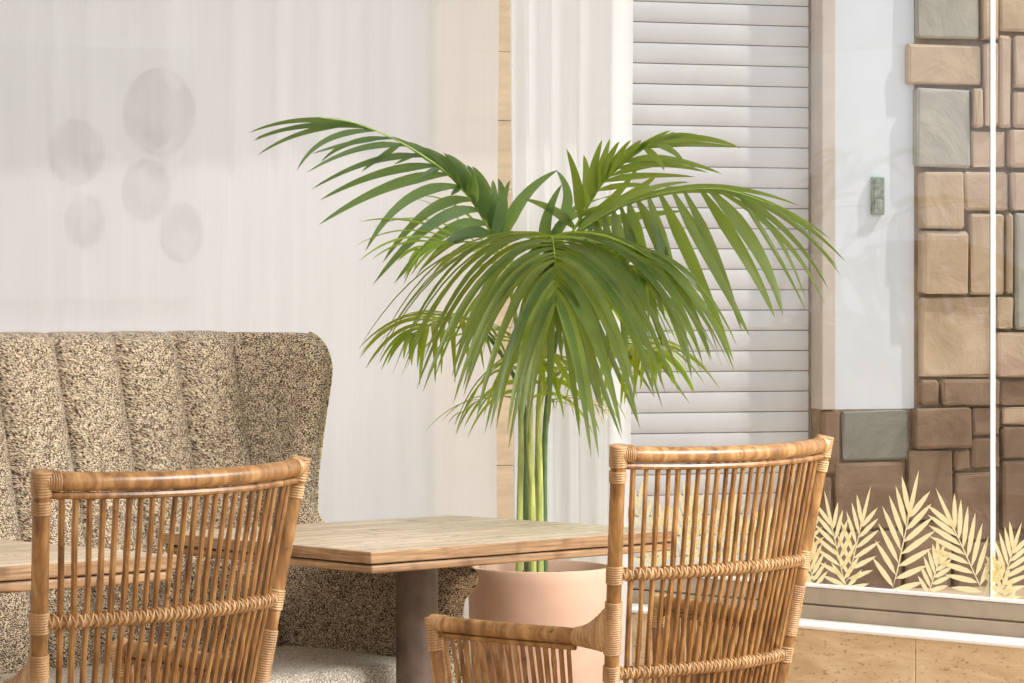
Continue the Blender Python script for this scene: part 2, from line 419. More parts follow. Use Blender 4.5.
# pale poster behind the sheer curtain
bm = bmesh.new(); xa, za = fplane(-60, 42); xb, zb2 = fplane(196, 300); box(bm, xa, xb, -.02, -.0005, zb2, za)
po = facobj('poster', bm, MAT_POSTER, kind=None, smooth=False); po['label'] = 'pale blue-grey panel with dim round shapes behind the sheer curtain at left'; po['category'] = 'poster'
bm = bmesh.new()
for (cx, cy, rx, ry) in ((158, 112, 36, 43), (76, 152, 27, 32), (145, 190, 24, 30), (180, 232, 22, 30), (84, 222, 20, 26)):
    q, zc = fplane(cx, cy); s = 13.3/F
    vs_ = [bm.verts.new((q+rx*s*math.cos(t), -.0215-(.0004 if cy == 190 else 0), zc+ry*s*math.sin(t))) for t in [2*math.pi*k/32 for k in range(32)]]
    f = bm.faces.new(vs_); bmesh.ops.solidify(bm, geom=[f], thickness=.0008)
pp = obj('printed_shapes', bm, MAT_POSTERD, po, smooth=False)

# ------------------------------------------------------------------ curtains
def curtain_sheet(name, xa, xb, off, amp, wl, mat, label, seed, zlo=.02, zhi=2.70, fine=.0):
    rnd = random.Random(seed); n = int((xb-xa)/.006); ph = 0; ys = []
    for i in range(n+1):
        x = lerp(xa, xb, i/n); ph += 2*math.pi*.006/(wl*(1+.45*math.sin(x*5.3+seed)))
        ys.append(amp*(math.sin(ph)+.35*math.sin(2*ph+1.1))*(.65+.35*math.sin(x*3.1+seed*2)) + fine*math.sin(x*61+seed))
    rows = []; bm = bmesh.new()
    for j in range(13):
        z = lerp(zhi, zlo, j/12); k = .85+.25*j/12
        rows.append([(lerp(xa, xb, i/n)+.004*math.sin(z*1.7+i*.05), off+ys[i]*k+.004*math.sin(z*2+i*.03), z) for i in range(n+1)])
    grid(bm, rows)
    o = winobj(name, bm, mat, kind=None); o['label'] = label; o['category'] = 'curtain'; return o
curtain_sheet('sheer_curtain', a0+.05, wplane(497, 300, -.24)[0], -.235, .010, .30, MAT_CURT, 'wide off-white sheer curtain hanging behind the tweed sofa', 3, fine=.0015)
curtain_sheet('sheer_curtain', wplane(507, 300, -.24)[0], wplane(627, 300, -.24)[0], -.235, .052, .085, MAT_CURT2, 'narrow white pleated sheer curtain hanging behind the palm stems', 5, fine=.002)
bm = bmesh.new(); box(bm, a0+.05, wplane(640, 300, -.24)[0], -.26, -.20, 2.72, 2.95-.0005)
winobj('trim_4', bm, MAT_CEIL, smooth=False)

# ------------------------------------------------------------------ leaf decals on the glass
def decal(px0, py0, px1, py1, ll, n, label, group=None, wd=.0062, lay=0):
    ll *= 1.22; wd *= 1.08; py0 += 6
    a, za = wplane(px0, py0, 0); b_, zb_ = wplane(px1, py1, 0)
    P = Vector((a, 0, za)); Q = Vector((b_, 0, zb_)); d = (Q-P); L = d.length; t = d.normalized(); s = Vector((-t.z, 0, t.x))
    bm = bmesh.new(); y = .0108-.0002-.0003*lay
    def blade(p, dirv, ln, w_):
        nrm = Vector((-dirv.z, 0, dirv.x)); pts = []
        prof_ = [(0, .25), (.2, .8), (.45, 1), (.75, .7), (1, 0)]
        for q, k in prof_: pts.append(p+dirv*ln*q+nrm*w_*k)
        for q, k in prof_[-2:0:-1]: pts.append(p+dirv*ln*q-nrm*w_*k)
        vs_ = [bm.verts.new((v.x, y, max(v.z, z0+.1065))) for v in pts]; 
        try: bm.faces.new(vs_)
        except ValueError: pass
    for k in range(n):
        q = .04+.62*k/(n-1); p = P+t*L*q; ln = ll*(1-.35*abs(q-.35)/.5)
        an = lerp(58, 28, k/(n-1))
        for sd_ in (1, -1):
            dv = (t*math.cos(R(an))+s*sd_*math.sin(R(an))).normalized(); blade(p+t*.006*sd_, dv, ln, wd)
    blade(P+t*L*.60, t, L*.46, wd*.85); blade(P, t, L*.9, wd*.25)
    o = winobj('leaf_decal', bm, MAT_DECAL, kind=None, smooth=False); o['label'] = label; o['category'] = 'window sticker'
    o['group'] = group or 'leaf decals along the bottom of the glass'; return o
decal(843, 586, 867, 492, .085, 7, 'cream leaf decal leaning right, first one beside the right chair back')
decal(844, 586, 823, 496, .085, 7, 'cream leaf decal leaning left behind the edge of the right chair back', lay=1)
decal(890, 588, 915, 477, .110, 7, 'tall cream leaf decal on the glass reaching highest, leaning right', wd=.0078)
decal(925, 592, 942, 545, .060, 6, 'short cream leaf decal between the tall one and the left-leaning one', lay=2)
decal(983, 592, 936, 494, .105, 8, 'large cream leaf decal leaning left beside the glass joint', wd=.0074)
decal(995, 596, 1018, 527, .080, 7, 'cream leaf decal right of the glass joint at the frame edge')
decal(1004, 598, 990, 555, .05, 5, 'small low cream leaf decal crossing the glass joint', lay=1)
decal(1040, 600, 1052, 520, .080, 7, 'cream leaf decal cut by the right edge of the photo', lay=1)
hid = [(650, 566, 628, 476, .10), (652, 566, 664, 500, .07), (675, 568, 692, 484, .10), (702, 570, 690, 500, .08), (716, 572, 731, 498, .09), (742, 574, 722, 492, .10), (750, 576, 768, 510, .08), (772, 578, 760, 505, .09), (792, 580, 806, 500, .09), (812, 582, 800, 530, .07)]
nth = ('first', 'second', 'third', 'fourth', 'fifth', 'sixth', 'seventh', 'eighth', 'ninth', 'tenth')
for i, h in enumerate(hid): decal(h[0], h[1], h[2], h[3], h[4], 7, '%s cream leaf decal from the left behind the right chair back slats' % nth[i], 'leaf decals behind the right chair slats', lay=i % 3)

# ------------------------------------------------------------------ chairs
def chair(label, loc, rz, seed):
    rnd = random.Random(seed)
    root = thing('rattan_armchair', label, 'chair', loc, rz)
    ZT = 1.006
    def hw(z): return .5*(.527+.215*(z-.547)) if z > .40 else .5*(.4905-.06*(.40-z)/.40)
    def yp(z): return -.154*(z-.62) if z > .40 else lerp(.034, -.015, (.40-z)/.40)
    def bow(z): return prof([(.40, .035), (.547, .045), (.757, .06), (1.006, .060)], z)
    def bp(s, z):     # point on the back sheet, s in -1..1
        return Vector((hw(z)*s, yp(z)-bow(z)*(1-abs(s)**2.2), z))
    def post(s, z): return Vector((hw(z)*s, yp(z), z))
    # back posts
    for s in (-1, 1):
        bm = bmesh.new(); zs = [0, .1, .2, .3, .40, .5, .6, .7, .8, .9, ZT+.004]
        tube(bm, [post(s, z) for z in zs], [.0155]*len(zs), 16)
        bp_ = obj('back_post', bm, MAT_POLE, root)
        # rattan bindings: corner, under the corner, at the mid rail, at the lower rail
        def wrap(za, zb_, r, f=lambda z: post(s, z)):
            bm = bmesh.new(); n = max(4, int((zb_-za)/.0046)); pts = []; rr = []
            for k in range(n*4+1):
                z = lerp(za, zb_, k/(n*4)); pts.append(f(z)); rr.append(r+.0016*RID[k % 4])
            tube(bm, pts, rr, 16); obj('binding', bm, MAT_WRAP, bp_)
        wrap(ZT-.026, ZT+.0185, .0178); wrap(ZT-.058, ZT-.034, .0168); wrap(.738, .776, .0170); wrap(.532, .566, .0172)
    # top rail with round ends
    def railpts(z, n=28, e=1.0, dip=0.0): return [bp(e*(-1+2*k/n), z)+Vector((0, 0, -dip*(1-(-1+2*k/n)**2))) for k in range(n+1)]
    bm = bmesh.new(); pts = railpts(ZT, 30, 1.0, .006); tube(bm, pts, .0168, 16)
    tr_ = obj('top_rail', bm, MAT_POLE, root)
    for s in (-1, 1):
        bm = bmesh.new(); pp_ = []; rr = []
        for k in range(29):
            q = 1-.0034*k; pp_.append(bp(s*q, ZT)); rr.append(.0180+.0015*RID[k % 4])
        tube(bm, pp_, rr, 16)
        bmesh.ops.create_uvsphere(bm, u_segments=16, v_segments=8, radius=.0190, matrix=Matrix.Translation(bp(s, ZT)))
        obj('rail_binding', bm, MAT_WRAP, tr_)
    bm = bmesh.new(); tube(bm, [p+Vector((0, 0, -.0245)) for p in railpts(ZT-.0, 28, .96, .006)], .0066, 8)
    obj('under_rail', bm, MAT_STICK, root)
    # wrapped cross rails
    for zc in (.757, .549):
        bm = bmesh.new(); pts = catmull(railpts(zc, 16, .97), 120); fr = frames(pts)
        rr = [.0105+(.0012 if k % 2 else 0) for k in range(len(pts))]
        tube(bm, pts, rr, 12)
        for turn, ph, rad in ((1, 0, .0022), (-1, .7, .0022), (1, math.pi, .002), (-1, math.pi+.7, .002)):
            hp = []
            L = sum((pts[i+1]-pts[i]).length for i in range(len(pts)-1)); tot = 26*18
            for k in range(tot+1):
                q = k/tot*(len(pts)-1); i = min(int(q), len(pts)-2); t_ = q-i
                p = pts[i].lerp(pts[i+1], t_); nn = fr[i][2]; bb = fr[i][3]; a = turn*2*math.pi*26*k/tot*.5*1.6+ph
                hp.append(p+(nn*math.cos(a)+bb*math.sin(a))*.0125)
            tube(bm, hp, rad, 5)
        obj('cross_rail', bm, MAT_WRAP, root)
    # back slats
    bm = bmesh.new(); n = 23
    for k in range(n):
        s = -.905+1.81*k/(n-1)+rnd.uniform(-.006, .006); r0 = rnd.uniform(.0048, .0058)
        s2 = s*.965+.0*s
        zs = [.40, .47, .549, .62, .69, .757, .83, .90, .983]
        pts = [bp(lerp(s2, s, (z-.40)/.58)*.99, z)+Vector((rnd.uniform(-.0012, .0012), .0, 0)) for z in zs]
        P = catmull(pts, 26); nd = rnd.sample(range(3, 24), 2)
        tube(bm, P, [r0*(1.22 if i in nd else 1) for i in range(27)], 8)
    obj('back_slats', bm, MAT_STICK, root)
    # arms
    AL, FL, ZA = .478, .072, .623
    for s in (-1, 1):
        P0 = post(s, .60); A1 = Vector((s*(hw(.62)+FL), AL, ZA))
        A0 = Vector((s*(hw(.62)+.012), .098, ZA-.002))
        bm = bmesh.new(); mid = A0.lerp(A1, .5)+Vector((s*.008, 0, .0)); ap = catmull([A0, mid, A1], 16)
        tube(bm, ap, [.0172]*17, 16)
        arm = obj('arm', bm, MAT_POLE, root)
        # flared wrapped joint: sections widen towards the post
        bm = bmesh.new(); n = 44; secs = []
        for k in range(n+1):
            t = k/n; q = A0.lerp(Vector((post(s, .62).x, post(s, .62).y, ZA)), t)
            up = .0180+.066*t**1.9; dn = .0180+.014*t**1.3
            rid = .0026*RID[k % 4]; cz = q.z+(up-dn)/2; rz_ = (up+dn)/2+rid; rx = .0176+rid-.002*t
            ax = (post(s, .62)-A0); ax.z = 0; ax.normalize(); sx = Vector((-ax.y, ax.x, 0))
            secs.append([Vector((q.x, q.y, cz))+sx*rx*math.cos(a)+Vector((0, 0, rz_*math.sin(a))) for a in [2*math.pi*j/16 for j in range(16)]])
        Vv = grid(bm, secs, closed=True); bm.faces.new(Vv[0]); bm.faces.new(Vv[-1]); obj('joint_binding', bm, MAT_WRAP, arm)
        bm = bmesh.new(); m_ = 96; pts = [post(s, lerp(.590, .70, k/m_)) for k in range(m_+1)]
        tube(bm, pts, [.0172+.0016*RID[k % 4] for k in range(m_+1)], 16); obj('post_binding', bm, MAT_WRAP, arm)
        bm = bmesh.new(); fp = [A1.lerp(A0, .003*k) for k in range(-4, 29)]
        tube(bm, fp, [.0184+.0015*RID[k % 4] for k in range(33)], 16)
        obj('end_binding', bm, MAT_WRAP, arm)
        bm = bmesh.new(); tube(bm, [p+Vector((0, 0, -.0235)) for p in ap], .0062, 8)
        obj('under_rail', bm, MAT_STICK, arm)
        # front leg
        G = Vector((s*(hw(.62)+.03), AL-.045, 0)); K = A1+Vector((0, 0, -.004)); Km = K.lerp(G, .3)+Vector((0, -.004, 0))
        bm = bmesh.new(); lp = catmull([K, Km, K.lerp(G, .66), G], 14); tube(bm, lp, .0155, 16)
        leg = obj('front_leg', bm, MAT_POLE, root)
        bm = bmesh.new(); pts = [lp[0].lerp(lp[1], -.45+.036*k) for k in range(53)]
        tube(bm, pts, [.0176+.0015*RID[k % 4] for k in range(53)], 16)
        obj('binding', bm, MAT_WRAP, leg)
        # arm slats down to the seat rail
        bm = bmesh.new(); ns = 19
        S0 = post(s, .43); S1 = G.lerp(K, .43/.62)
        for k in range(ns):
            t = (k+.9)/(ns+.6); top = ap[0].lerp(ap[-1], t); i = t*16; i0 = min(int(i), 15); top = ap[i0].lerp(ap[i0+1], i-i0)+Vector((0, 0, -.022))
            bot = Vector((lerp(S0.x, S1.x, lerp(.12, 1, t)), lerp(S0.y, S1.y, lerp(.17, .97, t)), .415)); r0 = rnd.uniform(.0046, .0056)
            mid = top.lerp(bot, .5)+Vector((rnd.uniform(-.002, .002), rnd.uniform(-.003, .003), 0))
            P = catmull([top, mid, bot], 10); nd = rnd.randrange(1, 9)
            tube(bm, P, [r0*(1.25 if i == nd else 1) for i in range(11)], 8)
        obj('arm_slats', bm, MAT_STICK, root)
    # seat: four poles, woven panel
    c = [Vector((-hw(.41), yp(.41), .41)), Vector((hw(.41), yp(.41), .41)), Vector((hw(.62)+.045, AL-.014, .41)), Vector((-(hw(.62)+.045), AL-.014, .41))]
    bm = bmesh.new()
    for i in range(4): tube(bm, [c[i], c[(i+1) % 4]], .0145, 12)
    for i in (1, 3):
        a, b_ = c[i].copy(), c[(i+1) % 4].copy(); a.z = b_.z = .17; tube(bm, [a*1.0, b_], .011, 10)
    sf = obj('seat_frame', bm, MAT_POLE, root)
    bm = bmesh.new()
    for k in range(46):
        t = (k+.5)/46; a = c[0].lerp(c[3], t); b_ = c[1].lerp(c[2], t); m2 = (a+b_)/2+Vector((0, 0, -.010))
        tube(bm, catmull([a+Vector((0, 0, .012)), m2+Vector((0, 0, .012)), b_+Vector((0, 0, .012))], 6), .0048, 6)
    obj('seat', bm, MAT_WOVEN, root)
    return root
c1a = R(42.5)
chair('rattan armchair at right, its whole slatted back in front of the potted palm', (.407, 6.524, 0), c1a, 1)
c2a = R(48.7)
chair('rattan armchair at lower left, in front of the tweed sofa and the left table', (-.652, 5.604, 0), c2a, 2)

# ------------------------------------------------------------------ tables
def table(label, corners, thick1, thick2, seed):
    Nn, Rr, Ff, Ll = corners; cen = (Nn+Rr+Ff+Ll)/4
    root = thing('cafe_table', label, 'table', (cen.x, cen.y, 0), ang)
    rot = Matrix.Rotation(-ang, 3, 'Z'); q = [rot @ (p-cen) for p in (Nn, Rr, Ff, Ll)]
    for v in q: v.z = 0
    def slab(inset, za, zb_, bev):
        bm = bmesh.new(); pts = [v*(1-inset/v.length) for v in q]
        lo = [bm.verts.new((v.x, v.y, za)) for v in pts]; hi = [bm.verts.new((v.x, v.y, zb_)) for v in pts]
        bm.faces.new(lo[::-1]); bm.faces.new(hi)
        for i in range(4): bm.faces.new((lo[i], lo[(i+1) % 4], hi[(i+1) % 4], hi[i]))
        bmesh.ops.bevel(bm, geom=bm.edges[:], offset=bev, segments=3, affect='EDGES', profile=.5)
        bm.normal_update()
        return bm
    bm = slab(0, .75-thick1, .75, .0035)
    for f in bm.faces: f.material_index = 1 if f.normal.z > .9 and abs(f.calc_center_median().z-.75) < .002 else 0
    obj('table_top', bm, [MAT_EDGE, MAT_TOP], root, smooth=False)
    bm = slab(.014, .75-thick1-.003, .75-thick1+.002, .0005); sl = obj('shadow_gap', bm, MAT_DARK, root, smooth=False)  # dark slab paints the shade between the two boards
    bm = slab(.010, .75-thick1-thick2-.003, .75-thick1-.003, .006); obj('lower_board', bm, MAT_EDGE, root)
    zt = .75-thick1-thick2-.004
    bm = bmesh.new(); tube(bm, [(0, 0, .02), (0, 0, .1), (0, 0, zt)], .0515, 40); obj('column', bm, MAT_COLUMN, root)
    bm = bmesh.new(); tube(bm, [(0, 0, 0), (0, 0, .012), (0, 0, .024), (0, 0, .028)], [.235, .235, .225, .06], 48); obj('base_plate', bm, MAT_COLUMN, root)
    bm = bmesh.new(); box(bm, -.16, .16, -.16, .16, zt-.008, zt+.001, .002); obj('top_bracket', bm, MAT_COLUMN, root, smooth=False)
    return root
def onz(px, py, z):
    D = F*(CZ-z)/(py-HY); p = P3(px, py, D); p.z = 0; return p
N_, R_, F_, L_ = onz(371, 552, .75), onz(677.5, 530, .75), onz(450, 515, .75), onz(160, 532.5, .75)
table('square wooden pedestal table in the middle, between the two rattan chairs', (N_, R_, F_, L_), .028, .020, 1)
R2 = onz(178, 555, .75)
u2 = Vector((math.cos(R(40.5)), math.sin(R(40.5)), 0)); v2 = Vector((-math.sin(R(46)), math.cos(R(46)), 0))
N2 = R2-u2*.95; F2 = R2+v2*.66; L2 = F2-u2*.95
table('wooden table at the far left, cut by the photo edge behind the left rattan chair', (N2, R2, F2, L2), .032, .024, 2)

# ------------------------------------------------------------------ sofa
SO = Vector((-1.18, 7.90, 0)); XS = .566; ZS = .40; ZTOP = 1.234; XL = XS-.188*10
sofa = thing('wing_sofa', 'high-backed brown and cream tweed wing sofa with vertical channels behind the tables', 'sofa', SO, ang)
def yb(z): return -.23*(1-(z-ZS)/(ZTOP-ZS))
bm = bmesh.new(); rows = []; uvs = []
# profile from seat level up the front, over a rounded top, down the back
pr_ = []
for k in range(25):
    z = lerp(.30, ZTOP-.05, k/24); pr_.append((yb(z)-.0, z, 1.0))
for k in range(1, 13):
    a = math.pi*k/12; y_ = yb(ZTOP-.05)+.055*(1-math.cos(a)); pr_.append((y_, ZTOP-.05+.05*math.sin(a), max(0, 1-k/7)))
for k in range(1, 14): pr_.append((yb(ZTOP)+.11-.02*k/13, lerp(ZTOP-.05, .08, k/13), 0))
arc = [0]
for a, b_ in zip(pr_, pr_[1:]): arc.append(arc[-1]+math.hypot(b_[0]-a[0], b_[1]-a[1]))
nx = 10*30
for j, (y_, z_, sc) in enumerate(pr_):
    row = []; uv = []
    for i in range(nx+1):
        x = lerp(XL, XS+.01, i/nx); t = ((XS-x)/.188) % 1.0; t2 = 1-t
        b_ = (1-abs(2*t2-1)**3.6)**.85          # rounded channel
        sk = .056*b_*sc
        zz = z_ + (.004*b_ if sc < 1 and sc > 0 else 0)
        row.append((x, y_-sk+.006*sc, zz)); uv.append((x, arc[j]+.05*math.sin(math.pi*t2)))
    rows.append(row); uvs.append(uv)
grid(bm, rows, uvs)
obj('backrest', bm, MAT_TWEED, sofa)
def wing(side, parent):
    # side = +1 right wing
    ye_t = [(.08, -.72), (.30, -.74), (.44, -.755), (.52, -.735), (.56, -.745), (.60, -.785), (.625, -.800), (.640, -.785), (.652, -.74), (.662, -.64), (.672, -.54), (.682, -.44), (.695, -.35), (.715, -.275), (.76, -.250), (.84, -.250), (1.0, -.255), (1.10, -.258)]
    zs = [.08, .2, .30, .40, .46, .50, .53, .56, .585, .60, .615, .625, .633, .640, .646, .652, .657, .662, .667, .672, .678, .685, .695, .71, .73, .76, .80, .84, .9, .95, 1.0, 1.05, 1.10]
    top = ZTOP-.002; rc = .115
    for k in range(1, 12):
        zs.append(top-rc+rc*math.sin(math.pi/2*k/11))
    rows = []; uvs = []; edge = []; TH = .085
    for z in zs:
        ye = prof(ye_t, z)
        if z > top-rc:
            ye = -.258+rc*(1-math.sqrt(max(0, 1-((z-(top-rc))/rc)**2)))
        al = prof([(.08, .07), (.60, .105), (.68, .06), (.74, .02), (.85, .018), (1.0, .045), (1.12, .070), (1.2, .076)], z)
        full = abs(ye-yb(z)) if z > ZS else abs(ye+.23)
        y0_ = yb(z) if z > ZS else -.23
        A = Vector((XS-.012, y0_+.02, z)); E = Vector((XS+al, ye, z)); B = Vector((XS+al*.25+TH+.0, .10, z))
        d = (E-A); Ld = d.length; d.normalize(); nrm = Vector((-d.y, d.x, 0)) if False else Vector((-d.y, d.x, 0))
        if nrm.x < 0: nrm = -nrm
        row = []; uv = []; acc = 0
        m_ = 14
        for k in range(m_+1):
            t = k/m_; p = A.lerp(E, t); p = p-nrm*(-.012*math.sin(math.pi*t)) ; row.append(p)
        for k in range(1, 8):
            a = math.pi*k/8; c_ = E+nrm*TH/2; row.append(c_-nrm*TH/2*math.cos(a)+d*.03*math.sin(a))
        O1 = E+nrm*TH
        for k in range(0, 9): row.append(O1.lerp(B, k/8))
        row = [Vector((v.x*1.0, v.y, v.z)) for v in row]
        for i, v in enumerate(row):
            if i: acc += (row[i]-row[i-1]).length
            uv.append((acc+2.0, z*1.02))
        rows.append(row); uvs.append(uv); edge.append(E+nrm*TH*.98+d*.012)
    if side < 0:
        cx = (XL+XS)/2; rows = [[Vector((2*cx-v.x, v.y, v.z)) for v in r_] for r_ in rows]; edge = [Vector((2*cx-v.x, v.y, v.z)) for v in edge]
    bm = bmesh.new(); Vv = grid(bm, rows, uvs); bm.faces.new(Vv[-1])
    o = obj('wing', bm, MAT_TWEED, parent)
    bm = bmesh.new(); ee = catmull(edge[:-2], 150); tube(bm, ee, [.0075+(.0015 if k % 2 else 0) for k in range(151)], 8)
    uvl = bm.loops.layers.uv.verify()
    for f in bm.faces:
        for lp in f.loops: lp[uvl].uv = (lp.vert.co.y+lp.vert.co.x, lp.vert.co.z)
    obj('piping', bm, MAT_PIPE, o)
    return o
wing(1, sofa); wing(-1, sofa)
def softbox(name, x0, x1, y0, y1, z0_, z1_, bev, mat, parent):
    bm = bmesh.new(); box(bm, x0, x1, y0, y1, z0_, z1_, bev, segs=4); uvl = bm.loops.layers.uv.verify(); bm.normal_update()
    for f in bm.faces:
        n = f.normal
        for lp in f.loops:
            c = lp.vert.co; lp[uvl].uv = (c.x, c.y) if abs(n.z) > .6 else ((c.x, c.z) if abs(n.y) > .6 else (c.y, c.z))
    return obj(name, bm, mat, parent)
softbox('seat_base', XL-.02, XS+.04, -.70, .07, .08, .29, .012, MAT_TWEED, sofa)
for k, (a, b_) in enumerate(((XL+.005, (XL+XS)/2-.002), ((XL+XS)/2+.002, XS+.075))):
    softbox('seat_cushion', a, b_, -.765, -.20, .292, .412, .035, MAT_SEAT, sofa)
for x in (XL+.1, (XL+XS)/2, XS-.05):
    for y in (-.62, .0):
        bm = bmesh.new(); box(bm, x-.025, x+.025, y-.025, y+.025, 0, .081, .003); obj('foot', bm, MAT_DARK, sofa, smooth=False)

# ------------------------------------------------------------------ potted palm
PC = P3(541, HY, 8.45); PC.z = 0
palm = thing('potted_palm', 'tall green palm in a pale terracotta pot behind the middle table', 'potted plant', PC)
ZR = CZ-(566-HY)/F*8.45; RO = .200
bm = bmesh.new()
prof_pot = [(0, 0), (.150, 0), (.165, .01), (.178, .12), (.190, .30), (.198, .46), (.2005, ZR-.035), (.2005, ZR-.006), (.197, ZR), (.184, ZR), (.180, ZR-.006), (.178, ZR-.05), (.172, ZR-.12), (0, ZR-.125)]
rows = [[(r_*math.cos(a), r_*math.sin(a), z_) for a in [2*math.pi*k/72 for k in range(72)]] for r_, z_ in prof_pot if r_ > 0]
grid(bm, rows, closed=True); obj('pot', bm, MAT_POT, palm)
bm = bmesh.new(); rows = []
for j in range(12):
    r_ = .176*(j+.3)/11.3; rows.append([(r_*math.cos(a), r_*math.sin(a), ZR-.032+random.uniform(-.005, .005)+.008*(1-j/11)) for a in [2*math.pi*k/40 for k in range(40)]])
Vv = grid(bm, rows, closed=True); bm.faces.new(Vv[0]); obj('soil', bm, MAT_SOIL, palm, kind='stuff')
ROOT = PC.copy()
def loc(p): return p-PC
# stems: (foot px, foot D, crown control points)
def stem(ctrl, r0, r1, mat):
    pts = catmull([loc(P3(*c)) for c in ctrl], 30); bm = bmesh.new()
    tube(bm, pts, [lerp(r0, r1, k/30)*(1.10 if k in (5, 12) else 1) for k in range(31)], 12); return obj('stem', bm, mat, palm)
stem([(519, 572, 8.44), (520, 500, 8.44), (521, 430, 8.44), (517, 330, 8.42), (502, 245, 8.38)], .0095, .006, MAT_STEM)
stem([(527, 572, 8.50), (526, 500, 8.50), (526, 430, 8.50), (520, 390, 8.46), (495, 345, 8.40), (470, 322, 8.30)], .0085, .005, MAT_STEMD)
stem([(533, 572, 8.42), (532, 500, 8.42), (530, 400, 8.38), (540, 300, 8.28), (550, 238, 8.14)], .0100, .0065, MAT_STEM)
stem([(540, 572, 8.46), (540, 500, 8.46), (539, 410, 8.44), (548, 320, 8.42), (562, 235, 8.40)], .0105, .0065, MAT_STEM)
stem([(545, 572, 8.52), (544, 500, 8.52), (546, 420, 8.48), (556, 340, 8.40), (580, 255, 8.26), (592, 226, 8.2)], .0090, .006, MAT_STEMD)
stem([(536, 572, 8.53), (537, 480, 8.53), (541, 400, 8.46), (560, 372, 8.40), (600, 352, 8.3)], .0085, .005, MAT_STEM)

def frond(ctrl, n, Lmax, W, mat, a0=62, a1=22, droop=1.0, sides=(1, -1), up=(0, 0, 1), seed=0, lprof=None, lift=.15, s0=.04, jit=.08, sd_droop=None, rib=.0042, sd_len=(1, 1), sd_ang=(1, 1)):
    rnd = random.Random(seed); P = catmull([loc(P3(*c)) for c in ctrl], 60)
    upv = Vector(up).normalized()
    bm = bmesh.new(); tube(bm, P, [lerp(rib, .0012, k/60) for k in range(61)], 6)
    ribm = bm
    bl = bmesh.new(); uvl = bl.loops.layers.uv.verify()
    for k in range(n):
        s = s0+(1-s0)*k/(n-1)
        for sd_ in sides:
            ss = min(1, max(0, s+rnd.uniform(-.3, .3)/n)); q = ss*60; i = min(int(q), 59); p = P[i].lerp(P[i+1], q-i)
            T = (P[min(i+2, 60)]-P[max(i-1, 0)]).normalized()
            Nn = (upv-T*upv.dot(T)).normalized(); B = T.cross(Nn)*sd_
            kk = 0 if sd_ == sides[0] else 1
            an = R(lerp(a0, a1, ss**1.1)*sd_ang[kk]+rnd.uniform(-5, 5))
            d = (T*math.cos(an)+B*math.sin(an)+Nn*(lift+rnd.uniform(-jit, jit))).normalized()
            if lprof: Lk = Lmax*prof(lprof, ss)
            else: Lk = Lmax*(.45+.55*math.sin(math.pi*min(1, ss*.85+.12)))*(1-.45*max(0, ss-.75)/.25)
            Lk *= rnd.uniform(.9, 1.06)*sd_len[kk]
            g = droop*rnd.uniform(.8, 1.2)
            if sd_droop: g *= sd_droop[0 if sd_ == sides[0] else 1]
            m_ = 11; pos = p.copy(); rowp = []; tw = rnd.uniform(-.35, .35)
            wk = W*rnd.uniform(.85, 1.1)*(.75+.25*math.sin(math.pi*ss))
            for j in range(m_+1):
                t = j/m_
                dd = (d+Vector((0, 0, -1))*g*t*1.3+Vector((0, 0, -1))*g*.25*t*t).normalized()
                side = dd.cross(Nn); 
                if side.length < .05: side = dd.cross(T)
                side.normalize(); nn = side.cross(dd).normalized()
                side2 = (side*math.cos(tw*t)+nn*math.sin(tw*t)).normalized(); nn = side2.cross(dd).normalized()
                ww = wk*.5*max(.0, min(1, .35+t*3.2))*(max(0, 1-t)**.62)*1.25*(1-.15*t)
                ww = min(ww, wk*.5)
                c_ = pos-nn*ww*.0
                rowp.append((c_-side2*ww+nn*ww*.34, c_, c_+side2*ww+nn*ww*.34, t))
                pos = pos+dd*Lk/m_
            vv = [[bl.verts.new(x) for x in r_[:3]] for r_ in rowp[:-1]]; tipv = bl.verts.new(rowp[-1][1])
            for a, b_, ra, rb in zip(vv, vv[1:], rowp, rowp[1:]):
                for c2 in (0, 1):
                    f = bl.faces.new((a[c2], a[c2+1], b_[c2+1], b_[c2]))
                    for lp, uvv in zip(f.loops, ((c2*.5, ra[3]), (c2*.5+.5, ra[3]), (c2*.5+.5, rb[3]), (c2*.5, rb[3]))): lp[uvl].uv = uvv
            for c2 in (0, 1):
                f = bl.faces.new((vv[-1][c2], vv[-1][c2+1], tipv))
                for lp, uvv in zip(f.loops, ((c2*.5, .9), (c2*.5+.5, .9), (.5, 1))): lp[uvl].uv = uvv
    me_o = obj('frond', bl, mat, palm); tone(me_o, seed)
    obj('midrib', ribm, MAT_MIDRIB, me_o)
    return me_o
def tone(o, seed):
    rnd = random.Random(seed); me = o.data; a = me.attributes.new('leaf_tone', 'FLOAT', 'POINT'); n = len(me.vertices)
    par = list(range(n))
    def fd(i):
        while par[i] != i: par[i] = par[par[i]]; i = par[i]
        return i
    for e in me.edges: par[fd(e.vertices[0])] = fd(e.vertices[1])
    val = {}
    for i in range(n): a.data[i].value = val.setdefault(fd(i), rnd.random())
